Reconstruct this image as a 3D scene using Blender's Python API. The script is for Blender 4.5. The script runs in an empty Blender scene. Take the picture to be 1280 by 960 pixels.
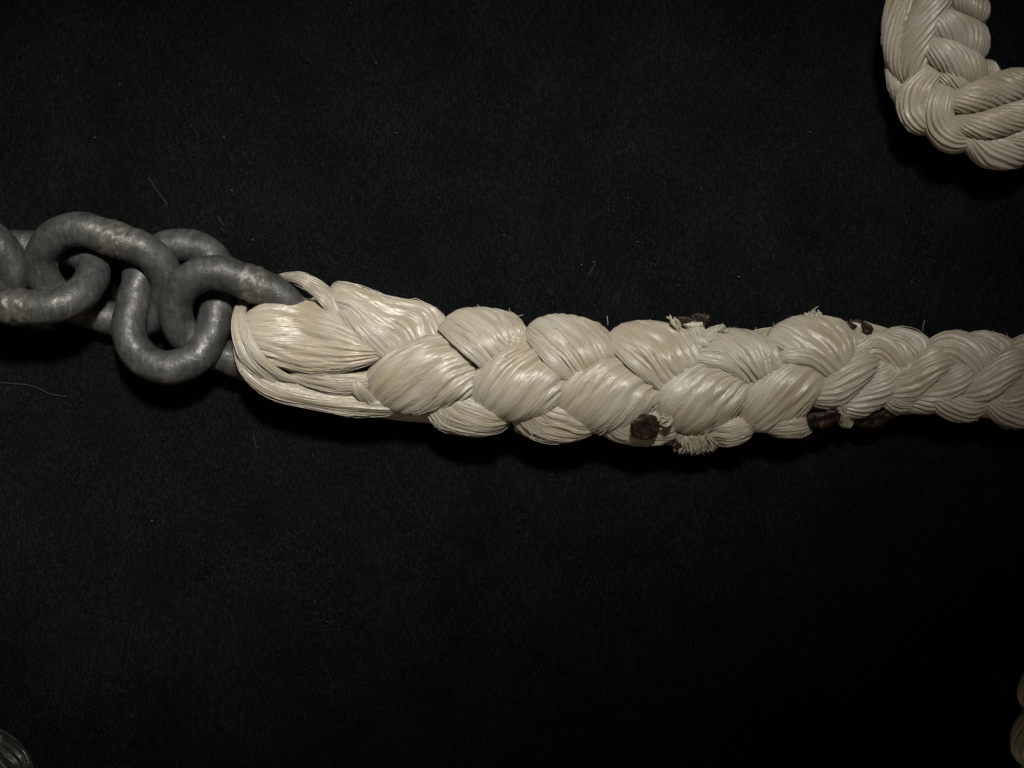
import bpy, math, random
import numpy as np
from mathutils import Vector, Matrix

# ------------------------------------------------------------------ camera, world, lamps, exposure
U = 0.285 / 1280.0            # metres per photo pixel on the cloth (frame is about 285 mm wide)
H = 2000.0                    # camera height, in the same units
S = bpy.context.scene
C = S.collection
rng = np.random.default_rng(7)
random.seed(7)


def W3(x, y, z):
    """layout units (x right, y down, z up) -> metres"""
    return np.stack([(np.asarray(x, float) - 640) * U, -(np.asarray(y, float) - 480) * U, np.asarray(z, float) * U], -1)


cam_d = bpy.data.cameras.new('camera')
cam = bpy.data.objects.new('camera', cam_d)
C.objects.link(cam)
cam.location = (0, 0, H * U)
cam_d.sensor_width = 36
cam_d.lens = 36 * H / 1280.0
cam_d.clip_start = 0.01
cam_d.clip_end = 20
S.camera = cam

world = bpy.data.worlds.new('World')
S.world = world
world.use_nodes = True
bg = world.node_tree.nodes['Background']
bg.inputs['Color'].default_value = (1.0, 0.86, 0.68, 1)
bg.inputs['Strength'].default_value = 0.03


def spot(name, pos, target, energy, color, size_deg, blend, radius, sx=1.0, sy=1.0, roll=0.0):
    d = bpy.data.lights.new(name, 'SPOT')
    d.energy = energy
    d.color = color
    d.spot_size = math.radians(size_deg)
    d.spot_blend = blend
    d.shadow_soft_size = radius
    o = bpy.data.objects.new(name, d)
    C.objects.link(o)
    p = Vector(W3(*pos)); t = Vector(W3(*target))
    q = (t - p).to_track_quat('-Z', 'Y')
    o.location = p
    o.rotation_mode = 'QUATERNION'
    o.rotation_quaternion = q @ Matrix.Rotation(math.radians(roll), 3, 'Z').to_quaternion()
    o.scale = (sx, sy, 1)
    return o


# the room lamp: warm white, above and beyond the upper edge of the frame, its cone shaped to stand in for a shadow at lower right
spot('lamp', (799, -1123, 3534), (236, 423, 0), 33.5, (1.0, 0.955, 0.875), 16.22, 1.0, 0.05, 2.6, 1.0, 30.1)
# added weak fill, warmer, low on the near side, tinting the rope's underside
spot('warm_fill', (100, 3300, 1500), (550, 480, 0), 0.9, (1.0, 0.76, 0.52), 50, 1.0, 0.08)

vs = S.view_settings
vs.view_transform = 'Standard'
vs.look = 'None'
vs.exposure = 0.0
vs.gamma = 1.0
vs.use_curve_mapping = False
S.cycles.use_denoising = True
S.cycles.max_bounces = 6


# ------------------------------------------------------------------ materials
def new_mat(name):
    m = bpy.data.materials.new(name)
    m.use_nodes = True
    nt = m.node_tree
    b = nt.nodes['Principled BSDF']
    return m, nt, b


def node(nt, kind, **kw):
    n = nt.nodes.new(kind)
    for k, v in kw.items():
        if k in n.inputs:
            n.inputs[k].default_value = v
        else:
            setattr(n, k, v)
    return n


def ramp(nt, fac, stops):
    r = nt.nodes.new('ShaderNodeValToRGB')
    el = r.color_ramp.elements
    while len(el) < len(stops):
        el.new(0.5)
    for e, (p, c) in zip(el, stops):
        e.position = p
        e.color = (c[0], c[1], c[2], 1)
    nt.links.new(fac, r.inputs['Fac'])
    return r


def fibre_mat(name, lo, hi, rough=0.42, spec=0.5, aniso=0.6, bump=0.5, sss=0.0):
    m, nt, b = new_mat(name)
    L = nt.links
    uv = node(nt, 'ShaderNodeUVMap', uv_map='UVMap')
    mp = node(nt, 'ShaderNodeMapping')
    mp.inputs['Scale'].default_value = (0.62, 0.022, 1)
    L.new(uv.outputs[0], mp.inputs[0])
    n1 = node(nt, 'ShaderNodeTexNoise', Scale=1.0, Detail=3.0, Roughness=0.6)
    L.new(mp.outputs[0], n1.inputs['Vector'])
    mp2 = node(nt, 'ShaderNodeMapping')
    mp2.inputs['Scale'].default_value = (0.16, 0.012, 1)
    L.new(uv.outputs[0], mp2.inputs[0])
    n2 = node(nt, 'ShaderNodeTexNoise', Scale=1.0, Detail=2.0)
    L.new(mp2.outputs[0], n2.inputs['Vector'])
    tc = node(nt, 'ShaderNodeTexCoord')
    n3 = node(nt, 'ShaderNodeTexNoise', Scale=70.0, Detail=3.0)
    L.new(tc.outputs['Object'], n3.inputs['Vector'])
    r1 = ramp(nt, n1.outputs[0], [(0.30, lo), (0.70, hi)])
    mid = tuple(0.5 * (a + c) for a, c in zip(lo, hi))
    r3 = ramp(nt, n3.outputs[0], [(0.35, tuple(x * y for x, y in zip((0.87, 0.80, 0.68), (1, 1, 1)))), (0.62, (1, 1, 1))])
    mx = node(nt, 'ShaderNodeMix', data_type='RGBA', blend_type='MULTIPLY')
    mx.inputs[0].default_value = 1.0
    L.new(r1.outputs[0], mx.inputs[6]); L.new(r3.outputs[0], mx.inputs[7])
    L.new(mx.outputs[2], b.inputs['Base Color'])
    ad = node(nt, 'ShaderNodeMath', operation='MULTIPLY_ADD')
    ad.inputs[1].default_value = 1.4
    L.new(n2.outputs[0], ad.inputs[0]); L.new(n1.outputs[0], ad.inputs[2])
    bp = node(nt, 'ShaderNodeBump', Strength=bump, Distance=1.6 * U)
    L.new(ad.outputs[0], bp.inputs['Height'])
    L.new(bp.outputs[0], b.inputs['Normal'])
    tg = node(nt, 'ShaderNodeTangent', direction_type='UV_MAP', uv_map='UVMap')
    L.new(tg.outputs[0], b.inputs['Tangent'])
    b.inputs['Anisotropic'].default_value = aniso
    b.inputs['Anisotropic Rotation'].default_value = 0.25
    b.inputs['Roughness'].default_value = rough
    b.inputs['Specular IOR Level'].default_value = spec
    b.inputs['Sheen Weight'].default_value = 0.12
    if sss:
        b.inputs['Subsurface Weight'].default_value = sss
        b.inputs['Subsurface Radius'].default_value = (1.0, 0.8, 0.55)
        b.inputs['Subsurface Scale'].default_value = 0.0011
    return m


M_rope = fibre_mat('white_fibre', (0.40, 0.368, 0.302), (0.57, 0.535, 0.458), rough=0.36, spec=0.95, aniso=0.7, bump=0.55, sss=0.45)
M_fil, nt, b = new_mat('white_filament')
b.inputs['Base Color'].default_value = (0.58, 0.545, 0.465, 1)
b.inputs['Roughness'].default_value = 0.34
b.inputs['Specular IOR Level'].default_value = 1.0
M_dark = fibre_mat('dark_fibre', (0.012, 0.012, 0.010), (0.024, 0.023, 0.020), rough=0.27, spec=0.7)

# galvanised steel
M_steel, nt, b = new_mat('galvanised_steel')
L = nt.links
tc = node(nt, 'ShaderNodeTexCoord')
a1 = node(nt, 'ShaderNodeTexNoise', Scale=160.0, Detail=5.0, Roughness=0.62)
a2 = node(nt, 'ShaderNodeTexNoise', Scale=620.0, Detail=4.0, Roughness=0.6)
a3 = node(nt, 'ShaderNodeTexVoronoi', Scale=240.0)
for a in (a1, a2, a3):
    L.new(tc.outputs['Object'], a.inputs['Vector'])
r = ramp(nt, a1.outputs[0], [(0.28, (0.048, 0.050, 0.048)), (0.52, (0.084, 0.086, 0.083)), (0.70, (0.13, 0.131, 0.125)), (0.82, (0.22, 0.215, 0.195))])
ms = node(nt, 'ShaderNodeMapping')
ms.inputs['Scale'].default_value = (1.0, 0.16, 0.5)
ms.inputs['Rotation'].default_value = (0, 0, math.radians(40))
L.new(tc.outputs['Object'], ms.inputs[0])
a4 = node(nt, 'ShaderNodeTexNoise', Scale=700.0, Detail=6.0, Roughness=0.7)
L.new(ms.outputs[0], a4.inputs['Vector'])
r4 = ramp(nt, a4.outputs[0], [(0.40, (0.72, 0.72, 0.72)), (0.56, (1.0, 1.0, 1.0)), (0.64, (1.2, 1.2, 1.2)), (0.70, (2.3, 2.3, 2.25))])
mx = node(nt, 'ShaderNodeMix', data_type='RGBA', blend_type='MULTIPLY')
mx.inputs[0].default_value = 1.0
L.new(r.outputs[0], mx.inputs[6]); L.new(r4.outputs[0], mx.inputs[7])
L.new(mx.outputs[2], b.inputs['Base Color'])
rr = ramp(nt, a2.outputs[0], [(0.3, (0.34,) * 3), (0.7, (0.66,) * 3)])
L.new(rr.outputs[0], b.inputs['Roughness'])
b.inputs['Metallic'].default_value = 0.35
ad = node(nt, 'ShaderNodeMath', operation='MULTIPLY_ADD')
ad.inputs[1].default_value = 2.0
L.new(a1.outputs[0], ad.inputs[0]); L.new(a2.outputs[0], ad.inputs[2])
bp = node(nt, 'ShaderNodeBump', Strength=0.38, Distance=2.4 * U)
L.new(ad.outputs[0], bp.inputs['Height']); L.new(bp.outputs[0], b.inputs['Normal'])

# rough bright weld
M_weld, nt, b = new_mat('weld_metal')
L = nt.links
tc = node(nt, 'ShaderNodeTexCoord')
a1 = node(nt, 'ShaderNodeTexNoise', Scale=420.0, Detail=5.0, Roughness=0.65)
L.new(tc.outputs['Object'], a1.inputs['Vector'])
r = ramp(nt, a1.outputs[0], [(0.38, (0.07, 0.069, 0.062)), (0.72, (0.19, 0.185, 0.17))])
L.new(r.outputs[0], b.inputs['Base Color'])
b.inputs['Metallic'].default_value = 0.4
b.inputs['Roughness'].default_value = 0.48
bp = node(nt, 'ShaderNodeBump', Strength=0.45, Distance=2.6 * U)
L.new(a1.outputs[0], bp.inputs['Height']); L.new(bp.outputs[0], b.inputs['Normal'])

# charred, melted fibre
M_char, nt, b = new_mat('charred_fibre')
L = nt.links
tc = node(nt, 'ShaderNodeTexCoord')
a1 = node(nt, 'ShaderNodeTexNoise', Scale=520.0, Detail=4.0, Roughness=0.6)
L.new(tc.outputs['Object'], a1.inputs['Vector'])
r = ramp(nt, a1.outputs[0], [(0.42, (0.005, 0.003, 0.002)), (0.58, (0.030, 0.015, 0.006)), (0.72, (0.18, 0.11, 0.05))])
L.new(r.outputs[0], b.inputs['Base Color'])
b.inputs['Roughness'].default_value = 0.5
bp = node(nt, 'ShaderNodeBump', Strength=1.0, Distance=3.0 * U)
L.new(a1.outputs[0], bp.inputs['Height']); L.new(bp.outputs[0], b.inputs['Normal'])

# black felt
M_cloth, nt, b = new_mat('black_felt')
L = nt.links
tc = node(nt, 'ShaderNodeTexCoord')
mp = node(nt, 'ShaderNodeMapping')
mp.inputs['Rotation'].default_value = (0, 0, math.radians(14))
mp.inputs['Scale'].default_value = (1.0, 0.36, 1.0)
L.new(tc.outputs['Object'], mp.inputs[0])
a1 = node(nt, 'ShaderNodeTexNoise', Scale=1700.0, Detail=2.0, Roughness=0.7)
L.new(mp.outputs[0], a1.inputs['Vector'])
a2 = node(nt, 'ShaderNodeTexNoise', Scale=34.0, Detail=5.0, Roughness=0.65)
L.new(tc.outputs['Object'], a2.inputs['Vector'])
r2 = ramp(nt, a2.outputs[0], [(0.35, (0.0025, 0.0034, 0.0037)), (0.67, (0.0062, 0.0081, 0.0086))])
r1 = ramp(nt, a1.outputs[0], [(0.38, (0.5, 0.5, 0.5)), (0.54, (0.95, 0.95, 0.95)), (0.72, (2.3, 2.3, 2.3))])
mx = node(nt, 'ShaderNodeMix', data_type='RGBA', blend_type='MULTIPLY')
mx.inputs[0].default_value = 1.0
L.new(r2.outputs[0], mx.inputs[6]); L.new(r1.outputs[0], mx.inputs[7])
L.new(mx.outputs[2], b.inputs['Base Color'])
b.inputs['Roughness'].default_value = 0.85
b.inputs['Specular IOR Level'].default_value = 0.06
bp = node(nt, 'ShaderNodeBump', Strength=0.9, Distance=4.0 * U)
L.new(a1.outputs[0], bp.inputs['Height']); L.new(bp.outputs[0], b.inputs['Normal'])

M_nap, nt, b = new_mat('felt_nap')
tc = node(nt, 'ShaderNodeTexCoord')
a1 = node(nt, 'ShaderNodeTexNoise', Scale=48.0, Detail=6.0, Roughness=0.7)
nt.links.new(tc.outputs['Object'], a1.inputs['Vector'])
r = ramp(nt, a1.outputs[0], [(0.40, (0.004, 0.005, 0.005)), (0.55, (0.011, 0.0135, 0.0135)), (0.72, (0.020, 0.0235, 0.0235))])
nt.links.new(r.outputs[0], b.inputs['Base Color'])
b.inputs['Roughness'].default_value = 0.8
b.inputs['Specular IOR Level'].default_value = 0.08
M_lint, nt, b = new_mat('pale_lint')
b.inputs['Base Color'].default_value = (0.055, 0.055, 0.052, 1)
b.inputs['Roughness'].default_value = 0.6


# ------------------------------------------------------------------ mesh helpers
def mesh_from(name, co, faces, mat, uv=None, smooth=True):
    me = bpy.data.meshes.new(name)
    co = np.asarray(co, np.float32).reshape(-1, 3)
    faces = np.asarray(faces, np.int32)
    k = faces.shape[1]
    me.vertices.add(len(co))
    me.vertices.foreach_set('co', co.ravel())
    me.loops.add(faces.size)
    me.loops.foreach_set('vertex_index', faces.ravel())
    me.polygons.add(len(faces))
    me.polygons.foreach_set('loop_start', np.arange(0, faces.size, k, dtype=np.int32))
    me.polygons.foreach_set('loop_total', np.full(len(faces), k, np.int32))
    if uv is not None:
        l = me.uv_layers.new(name='UVMap')
        l.data.foreach_set('uv', np.asarray(uv, np.float32).ravel())
    me.update(calc_edges=True)
    me.polygons.foreach_set('use_smooth', np.full(len(faces), smooth, bool))
    me.materials.append(mat)
    return me


def obj(name, me, parent=None, loc=None):
    o = bpy.data.objects.new(name, me)
    C.objects.link(o)
    if parent is not None:
        o.parent = parent
        o.matrix_parent_inverse = parent.matrix_basis.inverted()
    return o


def thing(name, label, cat, at, group=None):
    o = bpy.data.objects.new(name, None)
    C.objects.link(o)
    o.empty_display_size = 0.01
    o.location = Vector(W3(*at))
    o['label'] = label
    o['category'] = cat
    if group:
        o['group'] = group
    return o


def grid_faces(n, m):
    """n rings of m vertices closed round, plus two pole vertices (index n*m, n*m+1) closing the ends with quads' degenerate-free tris done as quads of the pole"""
    i = np.arange(n - 1)[:, None]; j = np.arange(m)[None, :]
    a = i * m + j; b_ = i * m + (j + 1) % m
    f = np.stack([a, b_, b_ + m, a + m], -1).reshape(-1, 4)
    return f


def catmull(P, n):
    """resample a polyline of control points smoothly to n points, even by arc length"""
    P = np.asarray(P, float)
    if len(P) == 2:
        t = np.linspace(0, 1, n)[:, None]
        return P[0] * (1 - t) + P[1] * t
    Q = np.vstack([2 * P[0] - P[1], P, 2 * P[-1] - P[-2]])
    out = []
    for k in range(1, len(Q) - 2):
        t = np.linspace(0, 1, 24, endpoint=False)[:, None]
        p0, p1, p2, p3 = Q[k - 1], Q[k], Q[k + 1], Q[k + 2]
        out.append(0.5 * (2 * p1 + (p2 - p0) * t + (2 * p0 - 5 * p1 + 4 * p2 - p3) * t ** 2 + (3 * p1 - p0 - 3 * p2 + p3) * t ** 3))
    out.append(P[-1:])
    F = np.vstack(out)
    s = np.r_[0, np.cumsum(np.linalg.norm(np.diff(F[:, :2], axis=0), axis=1) + 1e-6)]
    q = np.linspace(0, s[-1], n)
    return np.stack([np.interp(q, s, F[:, c]) for c in range(F.shape[1])], -1)


def snoise(t, freq, r):
    """smooth 1-D noise in about [-1, 1]"""
    out = np.zeros_like(t)
    for k in range(4):
        out += math.pow(0.7, k) * np.sin(2 * np.pi * (freq * (0.6 + 0.55 * k) * t + r.random()))
    return out / 2.2


def ridges(u, t, n, r, wander=0.012, valley=0.45, reg=0.0):
    """bundled yarns: height field in [-1, 0] over u (round, 0..1) and t (along, 0..1); valleys of uneven depth between uneven yarns"""
    jit = [(r.normal() * 0.35 / (k + 1), r.random()) for k in range(5)]
    uu = u + wander * (snoise(t, 0.9, r) + 0.6 * np.sin(2 * np.pi * (u * 3 + r.random())) * snoise(t, 1.4, r))
    p = n * uu
    for k, (a, ph) in enumerate(jit):
        p = p + (1 - 0.75 * reg) * a * np.sin(2 * np.pi * ((k + 2) * uu + ph)) * n / 22.0 * 1.6
    q = np.round(p)                        # nearest valley
    d = np.abs(p - q) * 2                  # 0 in the valley, 1 on the crown
    key = np.mod(q, 97).astype(int)
    T = r.random((97, 3)); 
    depth = 0.55 + 0.65 * np.sin(2 * np.pi * (T[key, 0] + (0.5 + 0.9 * T[key, 1]) * t)) 
    depth = np.clip(depth, 0.04, 1.15) * (1 - reg) + reg * (0.85 + 0.2 * T[key, 2])
    return -depth * (1 - d ** valley if valley != 1 else 1 - d)


FIL = []


class Body:
    """a rope's own round body: axis points (x, y, R), flattened a little, lying on the cloth"""
    def __init__(self, pts, flat=0.84):
        P = catmull(np.asarray(pts, float), 200)
        self.P = P; self.flat = flat

    def z(self, x, y, inset=0.0):
        d = np.hypot(self.P[:, 0] - x, self.P[:, 1] - y)
        k = int(np.argmin(d))
        R = self.P[k, 2]
        Rz = R * self.flat
        q = min(d[k] / max(R - inset, 1), 0.995)
        return Rz + (Rz - inset) * math.sqrt(1 - q * q)

    def lift(self, pts, inset):
        """photo points (x, y) or (x, y, dz) -> 3-D layout points on the body, sight lines allowed for"""
        out = []
        for p in pts:
            z = self.z(p[0], p[1], inset) + (p[2] if len(p) > 2 else 0)
            f = 1 - z / H
            out.append((640 + (p[0] - 640) * f, 480 + (p[1] - 480) * f, z))
        return np.array(out)


def strand_mesh(name, A, B, h, mat, n=22, amp=2.4, end0=0.5, end1=1.0, mid=0.35, drop0=0.0, drop1=0.0, twist=0.0,
                N=64, M=112, rise0=0.28, rise1=0.22, min_h=0.25, seed=0, sq=0.9, below=0.7, fine=0.35, wob=0.0, valley=0.45, reg=0.0, bow0=0.0, bow1=0.0, wander=0.014, fil=48):
    """a bundle of yarns between the edge curves A and B (3-D layout points), crowned h high, diving by drop0/drop1 at its ends"""
    r = np.random.default_rng(seed + 11)
    A = catmull(A, N); B = catmull(B, N)
    Cc = (A + B) / 2; Wv = (A - B) / 2
    T = np.gradient(Cc, axis=0); T /= np.linalg.norm(T, axis=1, keepdims=True) + 1e-9
    Nn = np.cross(T, Wv)
    k = 15
    Nn /= np.linalg.norm(Nn, axis=1, keepdims=True) + 1e-9
    Nn *= np.where(Nn[:, 2:3] < 0, -1, 1)
    pad = np.pad(Nn, ((k // 2, k // 2), (0, 0)), mode='edge')
    Nn = np.stack([np.convolve(pad[:, c], np.ones(k) / k, 'valid') for c in range(3)], -1)
    Nn /= np.linalg.norm(Nn, axis=1, keepdims=True) + 1e-9
    t = np.linspace(0, 1, N)
    sm = lambda x: np.clip(x, 0, 1) ** 2 * (3 - 2 * np.clip(x, 0, 1))
    cap0 = np.sqrt(np.clip(1 - (1 - np.clip(t / max(rise0, 1e-3), 0, 1)) ** 2, 0, 1)) if rise0 > 0 else np.ones(N)
    cap1 = np.sqrt(np.clip(1 - (1 - np.clip((1 - t) / max(rise1, 1e-3), 0, 1)) ** 2, 0, 1)) if rise1 > 0 else np.ones(N)
    cap = min_h + (1 - min_h) * cap0 * cap1
    ht = h * cap
    Cc = Cc - Nn * (drop0 * (1 - sm(t / 0.38)) + drop1 * (1 - sm((1 - t) / 0.36)))[:, None]
    th = 2 * np.pi * np.arange(M) / M
    tt, hh = np.meshgrid(t, th, indexing='ij')
    cs, sn = np.cos(hh), np.sin(hh)
    cx = np.sign(cs) * np.abs(cs) ** sq
    sx = np.sign(sn) * np.abs(sn) ** sq
    length = float(np.sum(np.linalg.norm(np.diff(Cc, axis=0), axis=1)))
    wmean = float(np.mean(np.linalg.norm(Wv, axis=1)))
    circ = math.pi * (wmean + h)
    turns = math.tan(math.radians(twist)) * length / circ
    u = hh / (2 * np.pi) + turns * tt
    env = mid + (end0 - mid) * (1 - sm(tt / 0.42)) + (end1 - mid) * (1 - sm((1 - tt) / 0.8))
    wl = np.linalg.norm(Wv, axis=1)[:, None]
    size = np.clip(wl / (wmean + 1e-6), 0.25, 1.0)
    rd = amp * env * size * ridges(u, tt, n, r, wander=wander, valley=valley, reg=reg)
    rd += amp * fine * size * ridges(u, tt, int(n * 2.7), r, wander=wander * 0.6, valley=0.7)
    low = np.where(sx < 0, below, 1.0)
    rad = 1.0
    if wob:
        ca, cb, cd = r.random(3)
        rad = 1 + wob * (np.sin(2 * np.pi * (tt * 1.7 + ca) + hh) * 0.6 + np.sin(2 * np.pi * (tt * 2.9 + cb) - 2 * hh + cd * 6) * 0.4)
    Wn = Wv / (wl + 1e-9)
    wlen = wl * cx * rad; hlen = ht[:, None] * sx * low * rad
    # outward direction of the ellipse
    ox, oz = cx * np.maximum(ht[:, None], 1), sx * np.maximum(wl, 1)
    ol = np.hypot(ox, oz) + 1e-9
    wlen = wlen + rd * ox / ol; hlen = hlen + rd * oz / ol
    P = Cc[:, None, :] + Wn[:, None, :] * wlen[..., None] + Nn[:, None, :] * hlen[..., None]
    if bow0 or bow1:
        T0 = Cc[min(6, N - 1)] - Cc[0]; T0 /= np.linalg.norm(T0) + 1e-9
        T1_ = Cc[-1] - Cc[max(-7, -N)]; T1_ /= np.linalg.norm(T1_) + 1e-9
        P = P - T0 * (bow0 * (1 - cx ** 2) * (1 - sm(tt / 0.5)))[..., None] + T1_ * (bow1 * (1 - cx ** 2) * (1 - sm((1 - tt) / 0.5)))[..., None]
    if mat is M_rope and fil:
        nrm_ = Wn[:, None, :] * (ox / ol)[..., None] + Nn[:, None, :] * (oz / ol)[..., None]
        for _ in range(fil):
            t0 = r.uniform(-0.1, 0.75); t1 = t0 + r.uniform(0.2, 0.55)
            ks = np.clip(np.linspace(t0, t1, 11), 0.02, 0.98) * (N - 1)
            u0 = r.uniform(0.02, 0.48) - turns * ks[0] / (N - 1)
            uu_ = np.mod(u0 + r.normal() * 0.012 * np.linspace(0, 1, 11) + r.normal() * 0.004 * np.sin(np.linspace(0, 6, 11)) - 0 * ks + turns * 0 + (-turns) * (ks - ks[0]) / (N - 1), 1.0)
            i0 = ks.astype(int); j0 = np.round(uu_ * M).astype(int) % M
            off = r.uniform(0.1, 0.5) + (r.random() < 0.10) * r.uniform(0.5, 2.6) * np.sin(np.pi * np.linspace(0, 1, 11))
            FIL.append((P[i0, j0] + nrm_[i0, j0] * np.reshape(off, (-1, 1)) if np.ndim(off) else P[i0, j0] + nrm_[i0, j0] * off, r.uniform(0.16, 0.33)))
    co = W3(P[..., 0], P[..., 1], P[..., 2]).reshape(-1, 3)
    f = grid_faces(N, M)
    uvg = np.stack([u * circ, tt * length], -1)
    # per-loop uv, unwrapped at the seam
    i = np.repeat(np.arange(N - 1), M); j = np.tile(np.arange(M), N - 1)
    j1 = j + 1
    wrap = (j1 == M)
    j1 = j1 % M
    add = np.stack([wrap * circ, np.zeros(len(wrap))], -1)
    uv = np.stack([uvg[i, j], uvg[i, j1] + add, uvg[i + 1, j1] + add, uvg[i + 1, j]], 1)
    # end caps: fans to a pole, as quads pairing two fan triangles
    poles = np.stack([co[:M].mean(0), co[-M:].mean(0)])
    co = np.vstack([co, poles])
    e = np.arange(0, M, 2)
    base = (N - 1) * M
    c0 = np.stack([np.full(len(e), N * M), (e + 2) % M, (e + 1) % M, e], -1)
    c1 = np.stack([np.full(len(e), N * M + 1), base + e, base + (e + 1) % M, base + (e + 2) % M], -1)
    f = np.vstack([f, c0, c1])
    uv = np.vstack([uv.reshape(-1, 2), np.tile([[0, 0], [3, 0], [6, 0], [9, 0]], (2 * len(e), 1))])
    return mesh_from(name, co, f, mat, uv)


def edges_of(spine, hw):
    """two edge curves either side of a spine of photo points; hw is a number or one per point"""
    P = np.asarray([p[:2] for p in spine], float)
    dz = [p[2] if len(p) > 2 else 0 for p in spine]
    T = np.gradient(P, axis=0)
    T /= np.linalg.norm(T, axis=1, keepdims=True) + 1e-9
    Nn = np.stack([T[:, 1], -T[:, 0]], -1)
    w = np.full(len(P), hw, float) if np.isscalar(hw) else np.asarray(hw, float)
    A = P + Nn * w[:, None]; B = P - Nn * w[:, None]
    return [(*a, z) for a, z in zip(A, dz)], [(*b_, z) for b_, z in zip(B, dz)]


_seed = [0]


def patch(parent, body, A, B, h=16, inset=12, name='strand', mat=None, **kw):
    _seed[0] += 1
    me = strand_mesh(name, body.lift(A, inset), body.lift(B, inset), h, mat or M_rope, seed=_seed[0] * 13, **kw)
    return obj(name, me, parent)


def cord(parent, body, spine, hw, h=None, plump=0.85, inset=12, name='strand', mat=None, **kw):
    A, B = edges_of(spine, hw)
    if h is None:
        h = (hw if np.isscalar(hw) else max(hw)) * plump
    return patch(parent, body, A, B, h=h, inset=inset, name=name, mat=mat, **kw)


def round_tube(pts, rad, M=10):
    """thin closed tube along 3-D layout points -> (co, quad faces)"""
    P = np.asarray(pts, float)
    T = np.gradient(P, axis=0); T /= np.linalg.norm(T, axis=1, keepdims=True) + 1e-9
    ref = np.array([0.31, 0.2, 0.93])
    a = np.cross(T, ref); a /= np.linalg.norm(a, axis=1, keepdims=True) + 1e-9
    b_ = np.cross(T, a)
    rr = np.full(len(P), rad, float) if np.isscalar(rad) else np.asarray(rad, float)
    th = 2 * np.pi * np.arange(M) / M
    V = P[:, None] + rr[:, None, None] * (np.cos(th)[None, :, None] * a[:, None] + np.sin(th)[None, :, None] * b_[:, None])
    return V.reshape(-1, 3), grid_faces(len(P), M)


def tube_bundle(name, tubes, mat, M=6):
    cos, fs, uvs, off = [], [], [], 0
    for pts, rad in tubes:
        co, f = round_tube(pts, rad, M)
        cos.append(co); fs.append(f + off); off += len(co)
    co = np.vstack(cos); f = np.vstack(fs)
    uv = np.stack([f % M * 1.3, f // M * 4.0], -1).reshape(-1, 2)
    return mesh_from(name, W3(co[:, 0], co[:, 1], co[:, 2]), f, mat, uv)


def fix(p, z):
    f = 1 - z / H
    return np.array([640 + (p[0] - 640) * f, 480 + (p[1] - 480) * f, z])


def char_mesh(c, nrm, ra, rb, thick, seed, name='charred_end', ang=0.0):
    """a melted lump: rough flattened dome with a pitted rim"""
    r = np.random.default_rng(seed)
    n, m = 40, 80
    ph = np.linspace(0.02, np.pi - 0.02, n); th = 2 * np.pi * np.arange(m) / m
    pp, tt = np.meshgrid(ph, th, indexing='ij')
    x, y, z = np.sin(pp) * np.cos(tt), np.sin(pp) * np.sin(tt), np.cos(pp)
    bump = np.zeros_like(x)
    for k in range(14):
        d = r.normal(size=3); d /= np.linalg.norm(d)
        w = 3 + 6 * r.random()
        bump += 0.10 * np.sin(w * (x * d[0] + y * d[1] + z * d[2]) + 6 * r.random()) * (4.5 / w)
    for k in range(16):
        d = r.normal(size=3); d /= np.linalg.norm(d)
        bump += 0.045 * np.abs(np.sin((9 + 9 * r.random()) * (x * d[0] + y * d[1] + z * d[2]) + 6 * r.random()))
    s = 0.93 + (bump - bump.mean()) * 0.42
    dish = -0.7 * np.exp(-((x ** 2 + y ** 2) / 0.35)) * (z > 0)
    nrm = np.asarray(nrm, float); nrm /= np.linalg.norm(nrm)
    a = np.cross(nrm, [math.sin(ang), math.cos(ang), 0.01]); a /= np.linalg.norm(a)
    b_ = np.cross(nrm, a)
    P = np.asarray(c)[None, None] + (x * s * ra)[..., None] * a + (y * s * rb)[..., None] * b_ + ((z * s + dish) * thick)[..., None] * nrm
    co = W3(P[..., 0], P[..., 1], P[..., 2]).reshape(-1, 3)
    return mesh_from(name, co, grid_faces(n, m), M_char)


# ------------------------------------------------------------------ the cloth
def cloth_z(x, y):
    return np.minimum(2.0 * np.sin(x / 310 + 0.4) * np.sin(y / 260) + 1.2 * np.sin(x / 140 + y / 190) - 3.4, 0)


def cloth():
    n = 160
    g = np.linspace(-1, 1, n)
    g = np.sign(g) * np.abs(g) ** 1.25 * 2600
    x, y = np.meshgrid(g + 640, g + 480, indexing='ij')
    z = cloth_z(x, y)
    i = np.arange(n - 1)[:, None]; j = np.arange(n - 1)[None]
    a = i * n + j
    f = np.stack([a, a + 1, a + n + 1, a + n], -1).reshape(-1, 4)
    o = obj('cloth', mesh_from('cloth', W3(x, y, z).reshape(-1, 3), f[:, ::-1] if False else f, M_cloth))
    o['kind'] = 'structure'
    o['label'] = 'black felt cloth spread under the chain and the ropes'
    return o


cloth()


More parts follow.
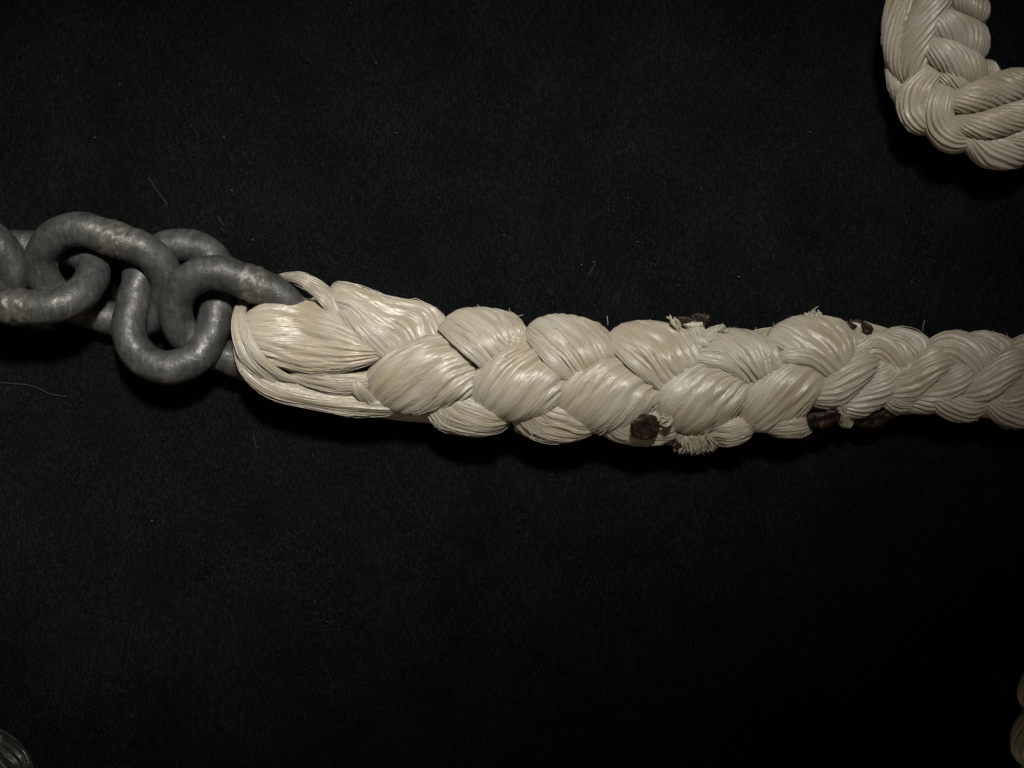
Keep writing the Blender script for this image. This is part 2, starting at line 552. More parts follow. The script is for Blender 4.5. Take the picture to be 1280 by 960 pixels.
# ------------------------------------------------------------------ the chain
def link_mesh(r=21.0, L_=158, Wd=106, seed=0):
    """stadium-shaped link in its own frame: long axis x, short axis y"""
    rr = np.random.default_rng(seed)
    R = Wd / 2.0; s = (L_ - Wd) / 2.0
    pts = []
    n_arc, n_str = 40, 18
    for k in range(n_str):
        pts.append((-s + 2 * s * k / n_str, -R))
    for k in range(n_arc):
        a = -math.pi / 2 + math.pi * k / n_arc
        pts.append((s + R * math.cos(a), R * math.sin(a)))
    for k in range(n_str):
        pts.append((s - 2 * s * k / n_str, R))
    for k in range(n_arc):
        a = math.pi / 2 + math.pi * k / n_arc
        pts.append((-s + R * math.cos(a), R * math.sin(a)))
    P = np.array(pts)
    n = len(P); m = 40
    T = np.roll(P, -1, 0) - np.roll(P, 1, 0); T /= np.linalg.norm(T, axis=1, keepdims=True)
    out = np.stack([T[:, 1], -T[:, 0]], -1)
    th = 2 * np.pi * np.arange(m) / m
    k = np.arange(n) / n
    kk, tt = np.meshgrid(k, th, indexing='ij')
    rad = r * (1 + 0.018 * np.sin(2 * np.pi * (kk * 5 + rr.random()) + tt) + 0.014 * np.sin(2 * np.pi * (kk * 11 + rr.random()) - 2 * tt)
               + 0.010 * np.sin(2 * np.pi * (kk * 17 + rr.random()) + 3 * tt))
    V = np.zeros((n, m, 3))
    V[..., 0] = P[:, None, 0] + out[:, None, 0] * rad * np.cos(tt)
    V[..., 1] = P[:, None, 1] + out[:, None, 1] * rad * np.cos(tt)
    V[..., 2] = rad * np.sin(tt)
    i = np.arange(n)[:, None]; j = np.arange(m)[None]
    a = i * m + j; b_ = i * m + (j + 1) % m
    a2 = ((i + 1) % n) * m + j; b2 = ((i + 1) % n) * m + (j + 1) % m
    f = np.stack([a, a2, b2, b_], -1).reshape(-1, 4)
    return V.reshape(-1, 3), f


def weld_mesh(r=21.3, Wd=106, side=-1, seed=0):
    """the rough collar where the bar was welded shut, on the middle of one long side"""
    rr = np.random.default_rng(seed)
    n, m = 26, 48
    x = np.linspace(-15, 15, n); th = 2 * np.pi * np.arange(m) / m
    xx, tt = np.meshgrid(x, th, indexing='ij')
    e = 1 - (np.abs(xx) / 15) ** 6
    rad = r * (0.985 + 0.065 * e * (0.75 + 0.25 * np.sin(xx * 0.5))) + 0.6 * e * (0.8 * np.sin(3 * tt + rr.random() * 6) + 0.7 * np.sin(5 * tt + xx * 0.3) + 0.6 * np.sin(9 * tt - xx * 0.4))
    V = np.stack([xx + 1.6 * np.sin(2 * tt + rr.random() * 6), side * Wd / 2 + rad * np.cos(tt), rad * np.sin(tt)], -1)
    return V.reshape(-1, 3), grid_faces(n, m)[:, ::-1]


chain = thing('chain', 'grey galvanised steel chain hooked through the eye of the white rope', 'chain', (120, 360, 0))


def place_link(c, axis, side, welds, seed, L_=158, Wd=106):
    """c centre, axis long direction, side the direction of the short axis (layout units); the shape itself is rigid"""
    ax = np.asarray(axis, float); ax /= np.linalg.norm(ax)
    sd = np.asarray(side, float); sd -= ax * (sd @ ax); sd /= np.linalg.norm(sd)
    nr = np.cross(ax, sd)
    c = fix(c, c[2])
    def put(V):
        P = c + V[:, :1] * ax + V[:, 1:2] * sd + V[:, 2:] * nr
        return W3(P[:, 0], P[:, 1], P[:, 2])
    V, f = link_mesh(seed=seed, L_=L_, Wd=Wd)
    lk = obj('chain_link', mesh_from('chain_link', put(V), f, M_steel), chain)
    for s in welds:
        V, f = weld_mesh(side=s, seed=seed + 5, Wd=Wd)
        obj('weld', mesh_from('weld', put(V), f, M_weld), lk)
    return lk


def tilt(deg, up=-1):
    """unit vector of the short axis: up the picture and raised by deg"""
    a = math.radians(deg)
    return (0.0, up * math.cos(a), math.sin(a))


# short axis +y of the link frame is the bar whose side is +1
place_link((-62, 328, 48), (1, 0.30, 0.0), (0.3, -0.85, 0.50), [1], 3)           # leftmost, mostly outside
place_link((34, 346, 60), (1, 0.02, 0.02), (0.05, 0.72, 0.68), [1], 4)           # lower bar raised
place_link((131, 346, 46), (1, 0.335, -0.10), (0.3, -0.87, 0.48), [1], 5)         # upper bar raised, weld in view
place_link((219, 382, 46), (-0.16, 0.95, 0.23), (1, 0.17, 0.0), [], 6, L_=156, Wd=101)           # hangs across, bottom bow up
place_link((299, 401, 58), (1, 0.38, -0.16), (0.36, -0.87, 0.46), [1], 7)        # runs into the rope eye


# ------------------------------------------------------------------ the spliced rope
rope = thing('spliced_rope', 'white plaited rope with an eye splice looped on the last chain link', 'rope', (640, 465, 0))
RB = Body([(270, 420, 60), (330, 428, 68), (400, 434, 73), (500, 446, 71), (600, 463, 76), (700, 473, 76), (800, 478, 74),
           (900, 478, 68), (980, 470, 65), (1060, 464, 58), (1120, 464, 54), (1200, 467, 55), (1300, 474, 56), (1420, 482, 56)])


def core(parent, body, k, x0=None, x1=None, name='core'):
    P = body.P
    keep = np.ones(len(P), bool)
    if x0 is not None:
        keep &= P[:, 0] >= x0
    if x1 is not None:
        keep &= P[:, 0] <= x1
    P = P[keep]
    zz = P[:, 2] * body.flat
    f = 1 - zz / H
    pts = np.stack([640 + (P[:, 0] - 640) * f, 480 + (P[:, 1] - 480) * f, zz * 0.96], -1)
    T = np.gradient(pts, axis=0); T /= np.linalg.norm(T, axis=1, keepdims=True)
    side = np.stack([T[:, 1], -T[:, 0], 0 * T[:, 0]], -1)
    side /= np.linalg.norm(side, axis=1, keepdims=True)
    A = pts + side * (P[:, 2] * k)[:, None]; B = pts - side * (P[:, 2] * k)[:, None]
    me = strand_mesh(name, A[::6], B[::6], float(np.mean(P[:, 2])) * body.flat * k, M_rope, n=26, amp=3.0, twist=20, N=120, M=96, rise0=0.05, rise1=0.02, below=1.0, seed=901)
    return obj(name, me, parent)


core(rope, RB, 0.66, 455)

G = dict(wander=0.02, drop1=8, end1=1.3, mid=0.36, end0=0.30, n=21, amp=5.4, rise1=0.14, fine=0.34, valley=0.8)
GU = {**G, 'drop0': 3, 'bow0': 17, 'rise0': 0.30, 'min_h': 0.4, 'end1': 1.45}       # tucks: smooth in the middle, gathered at the far end
# --- eye
EY = Body([(240, 415, 60), (300, 420, 66), (360, 430, 72), (420, 436, 76), (480, 445, 74), (560, 455, 74)], flat=0.80)
patch(rope, EY, [(303, 400, -30), (318, 384, -6), (345, 376, 4), (378, 374, 6), (412, 384, 2), (450, 410, -2), (482, 436, -10)],
      [(312, 432, -30), (332, 452, -8), (356, 465, 0), (388, 468, 2), (425, 467, 2), (455, 459, 0), (486, 446, -10)],
      h=21, inset=14, wander=0.034, n=15, amp=4.8, fine=0.5, mid=0.85, end0=0.8, end1=0.8, wob=0.06, rise0=0.12, rise1=0.5, valley=0.6)
cord(rope, EY, [(309, 374, -46), (302, 392, -8), (305, 410, 4), (314, 432, 9), (330, 452, 8), (352, 468, 0), (380, 478, -14)], [5, 5, 6, 6.5, 5.5, 4, 2], inset=8, n=9, amp=1.5, M=48, rise1=0.5)
cord(rope, EY, [(304, 374, -50), (297, 394, -14), (297, 416, -3), (306, 440, 2), (324, 460, 2), (352, 480, -6), (384, 492, -16)], [5, 6, 7, 8, 7, 5, 2], inset=8, n=9, amp=1.6, M=48, rise1=0.5)
patch(rope, EY, [(296, 418, -22), (312, 446, -6), (345, 473, 0), (398, 487, -2), (450, 492, -4), (515, 500, -12)],
      [(299, 436, -26), (316, 472, -10), (345, 495, 0), (400, 508, 0), (450, 515, 0), (508, 515, -6)],
      h=15, inset=10, n=12, amp=3.8, mid=0.85, end0=0.6, end1=0.7, wob=0.06, rise0=0.2, rise1=0.3, valley=0.6)
cord(rope, EY, [(362, 466, -16), (396, 474, -4), (432, 478, -4), (470, 474, -10)], [6, 11, 13, 10], inset=12, n=10, amp=2.6, mid=0.8, rise0=0.5)
cord(rope, EY, [(326, 470, -44), (380, 486, -44), (440, 494, -44), (510, 506, -42), (580, 514, -44)], [12, 17, 18, 18, 14], inset=16, n=12, amp=2.6, mid=0.8, rise0=0.4)
cord(rope, EY, [(380, 400, -40), (430, 415, -34), (480, 430, -30), (530, 440, -28)], [26, 44, 52, 50], h=30, inset=16, n=22, amp=2.6, mid=0.8)
# loop of yarn over the steel
patch(rope, EY, [(334, 352, -30), (352, 342, 14), (378, 341, 36), (402, 351, 36), (418, 369, 22), (430, 392, -4)],
      [(344, 356, -30), (360, 350, 14), (377, 357, 36), (390, 369, 32), (402, 382, 14), (414, 398, -8)],
      h=6.5, inset=10, n=9, amp=2.4, mid=0.8, end0=0.7, end1=0.8, wob=0.04, M=72, rise1=0.5)
# --- upper row
patch(rope, RB, [(413, 372, -4), (428, 356), (465, 369), (510, 376), (550, 387), (566, 410)],
      [(418, 384, -4), (438, 405), (460, 430), (490, 452)], h=21, inset=14, **{**G, 'mid': 0.6, 'end0': 0.5, 'wob': 0.05})
cord(rope, RB, [(424, 384, -3), (440, 402, 2), (460, 423, 1), (492, 452, -10)], [6, 9, 9, 7], inset=9, n=10, amp=2.2, mid=0.7, M=64, rise1=0.4)
patch(rope, RB, [(628, 391), (648, 399), (660, 413), (670, 428)],
      [(550, 408), (568, 427), (587, 442), (612, 462)], h=21, inset=13, **GU)
cord(rope, RB, [(549, 408, -3), (568, 423, 1), (588, 440, 1), (616, 464, -9)], [4, 7, 8, 6], inset=7, n=8, amp=1.9, M=48, rise1=0.4)
patch(rope, RB, [(738, 402), (756, 413), (768, 429), (778, 444)],
      [(655, 414), (674, 436), (693, 454), (718, 478)], h=21, inset=13, **GU)
cord(rope, RB, [(655, 415, -3), (674, 434, 1), (694, 455, 1), (722, 480, -9)], [4, 7, 8, 6], inset=7, n=8, amp=1.9, M=48, rise1=0.4)
patch(rope, RB, [(844, 409), (866, 420), (878, 435), (888, 454)],
      [(755, 423), (776, 444), (799, 462), (826, 486)], h=21, inset=13, **GU)
cord(rope, RB, [(756, 423, -3), (778, 442, 1), (800, 461, 1), (830, 486, -9)], [4, 7, 8, 6], inset=7, n=8, amp=1.9, M=48, rise1=0.4)
patch(rope, RB, [(946, 419), (966, 430), (976, 443), (986, 458)],
      [(876, 432), (899, 450), (919, 464), (940, 482)], h=20, inset=13, **GU)
patch(rope, RB, [(862, 446, -4), (884, 435, 1), (908, 440, 2), (940, 468, -8)], [(864, 454, -4), (884, 459, 1), (906, 463, 2), (936, 482, -8)],
      h=10, inset=10, n=11, amp=2.6, mid=0.7, M=72, rise1=0.4)
patch(rope, RB, [(1036, 396), (1058, 406), (1068, 424), (1076, 448)],
      [(955, 426), (981, 445), (1007, 458), (1040, 480)], h=21, inset=12, **GU)
patch(rope, RB, [(970, 446, -4), (988, 435, 2), (1014, 437, 3), (1044, 466, -8)], [(972, 454, -4), (989, 456, 2), (1010, 460, 3), (1040, 480, -8)],
      h=10, inset=10, n=11, amp=2.6, mid=0.7, M=72, rise1=0.4)
# --- lower row
GL = {**G, 'h': 23, 'inset': 15, 'drop1': 12, 'drop0': 4, 'rise0': 0.4, 'bow0': 12, 'end1': 1.45}
patch(rope, RB, [(450, 488), (461, 461), (492, 434), (532, 419), (570, 417)],
      [(524, 521), (556, 514), (584, 501), (608, 478)], **{**GL, 'mid': 0.45, 'bow0': 8})
cord(rope, RB, [(444, 474, -4), (450, 488, 4), (463, 502, 4), (486, 512, -4)], [5, 8, 8, 6], inset=8, n=9, amp=2.0, mid=0.7, M=56)
patch(rope, RB, [(584, 500), (592, 468), (621, 439), (654, 424), (676, 424)],
      [(664, 525), (690, 512), (708, 496), (722, 478)], **GL)
patch(rope, RB, [(686, 511), (694, 482), (724, 453), (757, 439), (782, 440)],
      [(770, 542), (798, 529), (818, 511), (836, 490)], **GL)
patch(rope, RB, [(816, 516), (820, 490), (842, 465), (869, 450), (896, 449)],
      [(884, 541), (910, 527), (930, 509), (950, 486)], **{**GL, 'mid': 0.45})
patch(rope, RB, [(922, 518), (928, 493), (953, 465), (985, 446), (1008, 442)],
      [(968, 537), (992, 526), (1014, 507), (1042, 474)], **{**GL, 'h': 24, 'inset': 15, 'mid': 0.4})
# --- along the near edge
G2 = dict(n=13, amp=3.4, mid=0.75, end0=0.5, end1=0.9, drop1=10, rise0=0.4, rise1=0.2, valley=0.6)
for dx, dy in ((0, 0), (107, 8), (212, 12)):
    patch(rope, RB, [(572 + dx, 492 + dy, -8), (606 + dx, 502 + dy, -4), (644 + dx, 520 + dy, -8)],
          [(526 + dx, 508 + dy, -10), (546 + dx, 533 + dy, -2), (580 + dx, 543 + dy), (618 + dx, 541 + dy), (640 + dx, 534 + dy, -6)], h=15, inset=10, **G2)
patch(rope, RB, [(880, 524, -10), (915, 520, -4), (950, 522, -8)], [(888, 545, -10), (915, 556), (948, 541, -6)], h=13, inset=10, **G2)
patch(rope, RB, [(950, 520, -10), (985, 512, -4), (1012, 514, -8)], [(956, 537, -10), (988, 546), (1022, 543, -4)], h=13, inset=8, **{**G2, 'mid': 0.4})
# --- along the far edge, the row going under (low, for other angles)
for x in range(470, 1040, 92):
    cord(rope, RB, [(x, RB.P[np.argmin(abs(RB.P[:, 0] - x)), 1] - 44, -54), (x + 45, RB.P[np.argmin(abs(RB.P[:, 0] - x - 45)), 1] - 42, -54),
                    (x + 92, RB.P[np.argmin(abs(RB.P[:, 0] - x - 92)), 1] - 36, -56)], [12, 17, 12], inset=14, n=16, amp=2.2)
# --- the plain eight-strand rope beyond the splice
T1 = dict(fil=24, plump=1.12, n=18, amp=2.8, mid=1.0, end0=0.95, end1=0.95, drop1=12, drop0=6, fine=0.35, valley=1.3, reg=0.85, rise0=0.35, rise1=0.3)
for sp, hw in (
    ([(1060, 449), (1088, 437), (1118, 444), (1148, 473)], [12.9, 18.4, 20.2, 16.6]),
    ([(1088, 433, -4), (1118, 426), (1148, 439), (1164, 465)], [11.0, 13.8, 16.6, 14.7]),
    ([(1148, 447), (1180, 438), (1214, 447), (1252, 477)], [14.7, 20.2, 23.0, 18.4]),
    ([(1192, 435, -4), (1222, 431), (1252, 441), (1268, 467)], [11.0, 13.8, 16.6, 14.7]),
    ([(1248, 451), (1280, 441), (1314, 450), (1352, 479)], [14.7, 20.2, 23.0, 18.4]),
    ([(1288, 439, -4), (1318, 435), (1346, 445), (1364, 467)], [11.0, 13.8, 16.6, 14.7]),
    ([(1348, 453), (1380, 443), (1412, 453), (1444, 479)], [14.7, 20.2, 23.0, 18.4]),
):
    cord(rope, RB, sp, hw, inset=18, twist=-14, **{**T1, 'drop1': 11})
for sp, hw in (
    ([(1008, 503), (1036, 487), (1068, 463), (1104, 441)], [11.5, 21.1, 23.0, 17.3]),
    ([(1034, 513), (1070, 503), (1102, 481), (1132, 453)], [9.6, 16.3, 18.2, 15.4]),
    ([(1098, 500.5), (1130, 483.5), (1164, 457), (1202, 436)], [12.5, 21.1, 23.0, 17.3]),
    ([(1122, 508.5), (1160, 496), (1196, 474), (1226, 446)], [10.6, 17.3, 19.2, 15.4]),
    ([(1190, 500), (1224, 483), (1258, 459), (1296, 438)], [12.5, 21.1, 24.0, 17.3]),
    ([(1212, 512), (1252, 502), (1290, 480), (1320, 450)], [10.6, 17.3, 20.2, 16.3]),
    ([(1286, 504), (1320, 487), (1354, 463), (1392, 442)], [12.5, 21.1, 24.0, 17.3]),
    ([(1308, 516), (1348, 506), (1386, 484), (1416, 454)], [10.6, 17.3, 20.2, 16.3]),
):
    cord(rope, RB, sp, hw, inset=18, twist=-28, **{**T1, 'drop1': 13})
for sp, hw in (
    ([(1098, 495.5, -6), (1120, 503.5, 0), (1152, 499, -8)], [7.6, 10.4, 6.6]),
    ([(1152, 491, -6), (1180, 503), (1208, 508), (1244, 499, -4)], [8.5, 14.2, 15.2, 8.5]),
    ([(1136, 499.5, -10), (1166, 502, -8), (1194, 501, -10)], [7.6, 9.5, 6.6]),
    ([(1222, 499, -6), (1250, 511), (1280, 516), (1314, 507, -4)], [8.5, 14.2, 15.2, 8.5]),
    ([(1296, 505, -6), (1324, 518), (1352, 522), (1388, 513, -4)], [8.5, 14.2, 15.2, 8.5]),
):
    cord(rope, RB, sp, hw, inset=8, twist=-14, **{**T1, 'drop0': 3, 'drop1': 5})

# --- sealed and frayed strand ends
def char(x, y, dz, nrm, ra, rb, th, seed, ang=0.0, label='charred brown melted strand end'):
    o = obj('strand_end', char_mesh(fix((x, y), RB.z(x, y) + dz), nrm, ra, rb, th, seed, 'strand_end', ang), rope)
    o['label'] = label
    return o


def tuft(base, tip_dir, width, length, count, dz0, dz1, seed, rad=2.0, name='frayed_end', label='short frayed white strand end', mat=None):
    """yarn ends standing out of the rope"""
    r = np.random.default_rng(seed)
    d = np.asarray(tip_dir, float); d /= np.linalg.norm(d)
    sd = np.array([-d[1], d[0]])
    zb = RB.z(*base)
    tubes = []
    for k in range(count):
        s = r.uniform(-1, 1)
        b0 = fix(np.asarray(base) + sd * s * width * 0.7 + d * r.uniform(-3, 3), zb + dz0 + r.uniform(-6, 6))
        spread = sd * s * width
        ln = length * r.uniform(0.45, 1.15) * (1 - 0.25 * s * s)
        tip = fix(np.asarray(base) + spread + d * ln + sd * r.normal() * 3.0, zb + dz1 + r.uniform(-8, 8))
        t = np.linspace(0, 1, 9)[:, None]
        bend = np.array([sd[0], sd[1], 0]) * r.normal() * 3.0 + np.array([0, 0, 1]) * r.uniform(0, 6)
        P = b0 * (1 - t) + tip * t + bend * np.sin(np.pi * t)
        w = rad * r.uniform(0.6, 1.3)
        tubes.append((P, w * np.array([1, 1, 1, 1.02, 1.05, 1.05, 1.0, 0.85, 0.3])))
    o = obj(name, tube_bundle(name, tubes, mat or M_rope, 8), rope)
    o['label'] = label
    return o


# burnt face on the near side, its yarn folded back round it
char(806, 533, 7, (0.0, 0.50, 0.85), 21, 17, 5, 21, 0.2)
tuft((838, 524), (-0.95, 0.25), 5, 18, 22, 0, 3, 42, 1.2, label='pale melted yarn folded round the burnt end')
tuft((800, 552), (0.5, -0.5), 10, 16, 24, 2, 8, 43, 1.4, label='pale melted yarn folded round the burnt end')
tuft((869, 541), (0.05, 1), 28, 25, 340, -16, -30, 31, 1.05, label='frayed brush-like white strand end')
tuft((846, 552), (-0.3, 1), 6, 8, 20, -2, -4, 44, 1.5, mat=M_char, label='singed corner of the frayed strand end')
tuft((906, 546), (0.4, 1), 9, 12, 40, -8, -16, 45, 1.5)
char(1027, 525, 3, (0.1, 0.55, 0.8), 23, 14, 6, 23, 0.3)
char(1094, 524, 1, (0.1, 0.6, 0.75), 26, 13, 6, 24, 0.1)
char(1073, 521, -1, (0.1, 0.6, 0.75), 10, 7, 7, 28, 0.1)
cord(rope, RB, [(1046, 498, -6), (1054, 512, 0), (1058, 524, 0), (1057, 534, -6)], [7, 9, 9, 6], inset=6, n=12, amp=2.4, mid=0.9)
patch(rope, RB, [(846, 398, 14), (856, 410, 8), (866, 430, 0)], [(881, 401, 14), (882, 414, 8), (888, 436, 0)], h=10, inset=6, n=10, amp=2.2, mid=0.7, wob=0.06, rise0=0.1)
char(853, 400, 16, (-0.1, -0.5, 0.8), 13, 5.0, 6, 25, 0.0, label='burnt brown tip of a standing strand end')
char(872, 397, 16, (0.1, -0.6, 0.8), 10, 5, 6, 29, 0.0, label='burnt brown tip of a standing strand end')
char(882, 398, 16, (0.2, -0.5, 0.8), 6, 7, 6, 26, 0.0, label='burnt brown tip of a standing strand end')
tuft((849, 412), (-0.62, -1), 3, 20, 12, 4, 6, 34, 1.6)
cord(rope, RB, [(874, 428, 0), (890, 418, 6), (905, 411, 6)], [6, 7, 5], inset=6, n=12, amp=2.6, mid=0.9, fine=0.6, rise1=0.1)
tuft((899, 414), (0.9, -0.4), 4, 9, 26, 6, 6, 35, 0.9)
tuft((1016, 404), (-0.35, -1), 11, 15, 34, 2, 2, 36, 1.4)
tuft((1021, 398), (-0.05, -1), 1.2, 17, 3, 4, 6, 37, 0.9, label='thin wisp of loose white yarn')
patch(rope, RB, [(1056, 402, 4), (1064, 414, 2), (1066, 432, -6)], [(1090, 410, 4), (1088, 420, 2), (1086, 436, -6)], h=9, inset=8, n=10, amp=2.0, mid=0.7, wob=0.06, rise0=0.1)
char(1068, 405, 8, (0.1, -0.6, 0.8), 13, 6, 6, 27, 0.2)
char(1084, 411, 6, (0.4, -0.6, 0.8), 8, 8, 6, 30, 0.6)

# stray single filaments on the rope
tubes = []
r = np.random.default_rng(5)
for k in range(46):
    x = r.uniform(520, 1270)
    i = np.argmin(abs(RB.P[:, 0] - x)); yc, R = RB.P[i, 1], RB.P[i, 2]
    side = r.choice([-1, 1])
    q = r.uniform(0.80, 0.97) * side
    y = yc + q * R
    z = RB.z(x, y, 4)
    p0 = fix((x, y), z)
    d = np.array([r.normal() * 9, side * r.uniform(3, 9), r.uniform(2, 9)])
    c = np.array([r.normal() * 6, side * r.uniform(0, 5), r.uniform(-3, 3)])
    t = np.linspace(0, 1, 8)[:, None]
    tubes.append((p0 + d * t + c * t * t, 0.28))
o = obj('stray_filament', tube_bundle('stray_filament', tubes + FIL, M_fil, 5), rope)
FIL.clear()
o['kind'] = 'stuff'

# ------------------------------------------------------------------ rope bight, upper right
bight = thing('rope_bight', 'bend of twisted white rope entering at the upper right corner', 'rope', (1190, 110, 0), 'white ropes on the black cloth')
KB = Body([(1166, -160, 60), (1166, -60, 60), (1168, 0, 60), (1170, 50, 59), (1180, 100, 60), (1205, 140, 62), (1250, 155, 58), (1300, 155, 56), (1420, 150, 56)])
core(bight, KB, 0.66)
K1 = dict(fil=24, plump=1.05, n=18, amp=3.0, mid=1.0, end0=0.95, end1=0.95, drop1=10, drop0=8, fine=0.35, valley=1.3, reg=0.85)
for sp, hw, tw in (
    ([(1138, -60), (1130, -10), (1122, 40), (1124, 80), (1132, 108)], [14, 16, 18, 16, 10], -16),
    ([(1182, -40), (1167, 0), (1150, 40), (1140, 75), (1135, 106)], [18, 23, 24, 20, 12], -16),
    ([(1113, 62), (1114, 87), (1121, 112), (1132, 132)], [5, 9, 10, 7], -15),
    ([(1160, 16), (1180, 30), (1206, 48), (1230, 74)], [14, 21, 22, 15], -40),
    ([(1154, 52), (1176, 66), (1206, 84), (1234, 98)], [13, 20, 20, 14], -40),
    ([(1190, -20), (1206, -2), (1220, 14), (1228, 34)], [12, 16, 15, 9], -40),
    ([(1200, -60), (1216, -42), (1228, -22), (1234, 0)], [14, 18, 17, 10], -40),
    ([(1222, 24), (1228, 40), (1236, 60)], [6, 8, 6], -20),
    ([(1228, 74), (1238, 88), (1246, 104)], [7, 10, 7], -20),
    ([(1166, 84), (1150, 108), (1142, 132), (1150, 151), (1164, 166)], [13, 19, 20, 18, 10], 6),
    ([(1186, 106), (1174, 130), (1176, 154), (1192, 173), (1212, 186)], [12, 19, 20, 18, 10], 18),
    ([(1188, 126), (1214, 122), (1246, 114), (1278, 106), (1310, 104)], [12, 19, 20, 18, 12], -34),
    ([(1196, 156), (1222, 158), (1252, 152), (1284, 142), (1312, 132)], [11, 18, 20, 18, 12], -34),
    ([(1204, 175), (1222, 184), (1248, 189), (1276, 186), (1300, 178)], [10, 18, 20, 18, 12], -22),
    ([(1250, 178), (1274, 176), (1300, 166)], [8, 13, 10], -22),
    ([(1296, 118), (1322, 112), (1352, 108), (1382, 100)], [12, 19, 20, 14], -34),
    ([(1300, 148), (1326, 146), (1356, 140), (1386, 130)], [12, 19, 20, 14], -34),
    ([(1290, 190), (1316, 192), (1346, 184), (1376, 174)], [12, 19, 20, 14], -22),
):
    cord(bight, KB, sp, hw, inset=11, twist=tw, **K1)
cord(bight, KB, [(1168, 88, -8), (1190, 100, -6), (1218, 112, -8)], [10, 13, 10], inset=11, twist=-30, **K1)

o = obj('stray_filament', tube_bundle('stray_filament', FIL, M_fil, 5), bight)
o['kind'] = 'stuff'
FIL.clear()

# ------------------------------------------------------------------ rope, lower right (only its edge in view)
low = thing('rope_bight', 'dim edge of white rope showing at the lower right corner', 'rope', (1320, 935, 0), 'white ropes on the black cloth')
LB = Body([(1360, 790, 58), (1334, 860, 58), (1326, 930, 58), (1336, 1000, 58), (1362, 1070, 58)])
core(low, LB, 0.82)
for sp, hw in (
    ([(1302, 880), (1286, 910), (1284, 936), (1296, 962)], [12, 17, 18, 12]),
    ([(1318, 820), (1300, 846), (1290, 872), (1292, 896)], [12, 17, 16, 9]),
    ([(1312, 950), (1300, 978), (1302, 1008), (1316, 1036)], [12, 18, 19, 12]),
    ([(1350, 850), (1330, 884), (1318, 918), (1314, 950)], [14, 20, 20, 12]),
    ([(1352, 920), (1336, 954), (1330, 988), (1334, 1020)], [14, 20, 20, 12]),
    ([(1366, 840), (1384, 870), (1380, 910), (1362, 940)], [14, 20, 20, 12]),
    ([(1366, 930), (1384, 960), (1382, 1000), (1366, 1030)], [14, 20, 20, 12]),
):
    cord(low, LB, sp, hw, inset=11, twist=-20, **K1)

# ------------------------------------------------------------------ dark cord, lower left
dark = thing('dark_cord', 'dark glossy twisted cord cut off by the lower left corner', 'cord', (-5, 985, 0))
DB = Body([(-120, 850, 62), (-62, 910, 62), (-10, 968, 62), (40, 1025, 62), (90, 1080, 62)], flat=0.7)
for off in (-42, -14, 14, 42):
    for s in range(3):
        cx, cy = -95 + s * 68 + off * 0.72, 890 + s * 72 - off * 0.66
        cord(dark, DB, [(cx - 38, cy - 20), (cx - 12, cy - 10), (cx + 16, cy + 14), (cx + 38, cy + 46)], [10, 16, 16, 10], inset=10, mat=M_dark, n=10, amp=2.4, mid=0.9, end0=0.9, end1=0.9, drop0=6, drop1=8)
_me = strand_mesh('core', DB.P[::20] + np.array([38, -34, 0]) * 0 + np.array([30, -28, -20]), DB.P[::20] + np.array([-30, 28, -20]), 34, M_dark, n=14, seed=77)
obj('core', _me, dark)

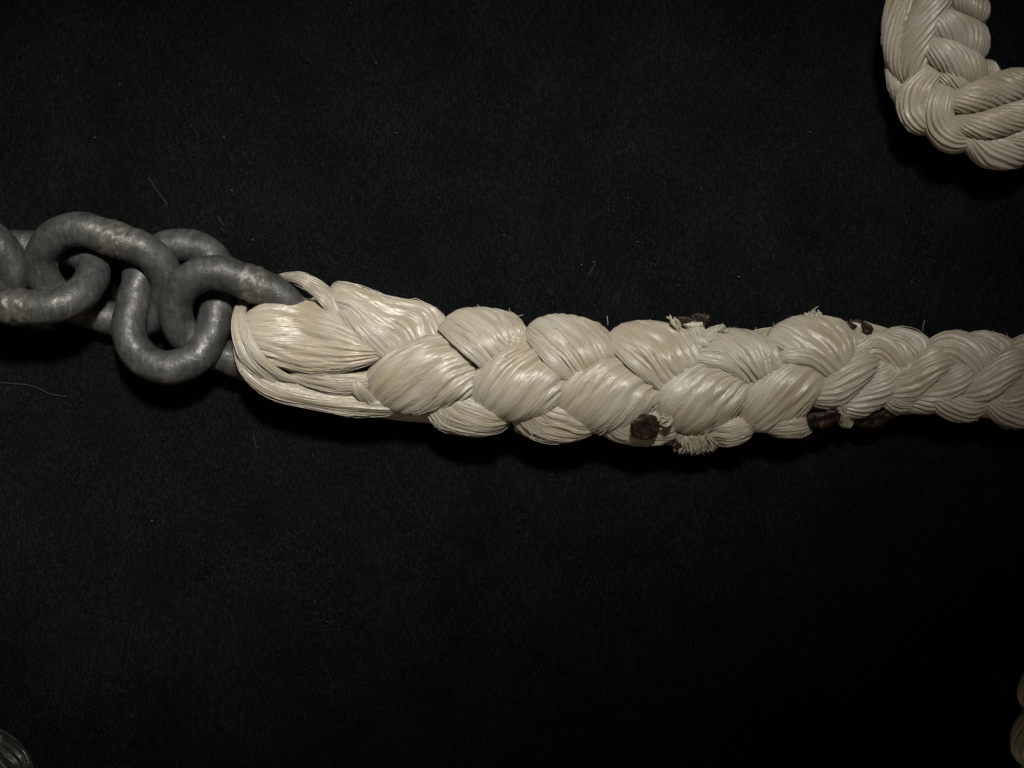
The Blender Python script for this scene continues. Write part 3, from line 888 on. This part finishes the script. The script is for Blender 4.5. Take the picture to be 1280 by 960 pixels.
# ------------------------------------------------------------------ nap of the cloth and lint on it
def nap():
    n = 110000
    r = np.random.default_rng(2)
    x = r.uniform(-40, 1320, n); y = r.uniform(-40, 1000, n)
    ang = np.radians(80) + r.normal(size=n) * 0.5
    ln = r.uniform(2.0, 5.5, n); w = r.uniform(0.3, 0.6, n)
    dx, dy = np.cos(ang) * ln, np.sin(ang) * ln
    up = r.uniform(0.3, 1.5, n)
    p = np.stack([x, y, cloth_z(x, y) - 0.3], -1)
    sx, sy = -np.sin(ang) * w, np.cos(ang) * w
    a = p + np.stack([sx, sy, 0 * sx], -1); b_ = p - np.stack([sx, sy, 0 * sx], -1)
    m1 = p + np.stack([dx * 0.55 - sx, dy * 0.55 - sy, up], -1); m2 = p + np.stack([dx * 0.55 + sx, dy * 0.55 + sy, up], -1)
    e1 = p + np.stack([dx, dy, up * 0.9], -1)
    V = np.stack([a, b_, m1, e1, m2], 1).reshape(-1, 3)
    i = np.arange(n)[:, None] * 5
    f = np.concatenate([i + np.array([[0, 1, 2, 4]]), i + np.array([[4, 2, 3, 3]])[:, :4]], 0)[:n]
    f2 = (i + np.array([[4, 2, 3]]))
    me = mesh_from('cloth_nap', W3(V[:, 0], V[:, 1], V[:, 2]), f, M_nap)
    o = obj('cloth_nap', me)
    o['kind'] = 'stuff'
    o['label'] = 'short raised fibres of the black felt cloth'
    return o


nap()


def lint():
    r = np.random.default_rng(9)
    tubes = []
    def hair(pts, rad=0.4):
        P = catmull(np.array([(p[0], p[1], 1.2) for p in pts], float), 14)
        tubes.append((P, rad))
    hair([(186, 222), (196, 238), (210, 256)], 0.3)
    hair([(272, 270), (281, 283)], 0.28)
    hair([(0, 478), (40, 482), (62, 492), (84, 496)], 0.3)
    hair([(316, 543), (321, 560)], 0.26)
    hair([(1242, 841), (1250, 852), (1256, 866)], 0.55)
    hair([(735, 344), (744, 330)], 0.35)
    for (x, y) in ((190, 651), (427, 763), (410, 777), (150, 106), (470, 79), (280, 172), (290, 238), (119, 172), (797, 302), (1012, 165), (495, 166), (440, 248), (453, 853),
                   (727, 331), (923, 346), (742, 328), (630, 294), (316, 300), (439, 4)):
        P = np.array([(x - 0.8, y, 1.0), (x, y + 0.2, 1.8), (x + 0.8, y + 0.3, 1.0)])
        tubes.append((P, r.uniform(0.5, 1.0)))
    for k in range(110):
        x, y = r.uniform(0, 1280), r.uniform(0, 960)
        a = math.radians(75) + r.normal() * 0.5; l = r.uniform(2, 8)
        P = catmull(np.array([(x, y, -1.8), (x + math.cos(a) * l * 0.5 + r.normal(), y + math.sin(a) * l * 0.5, -0.6), (x + math.cos(a) * l, y + math.sin(a) * l, -1.8)]), 6)
        tubes.append((P, r.uniform(0.10, 0.22)))
    o = obj('lint', tube_bundle('lint', tubes, M_lint, 5))
    o['kind'] = 'stuff'
    o['label'] = 'pale specks and hairs of lint on the black cloth'


lint()
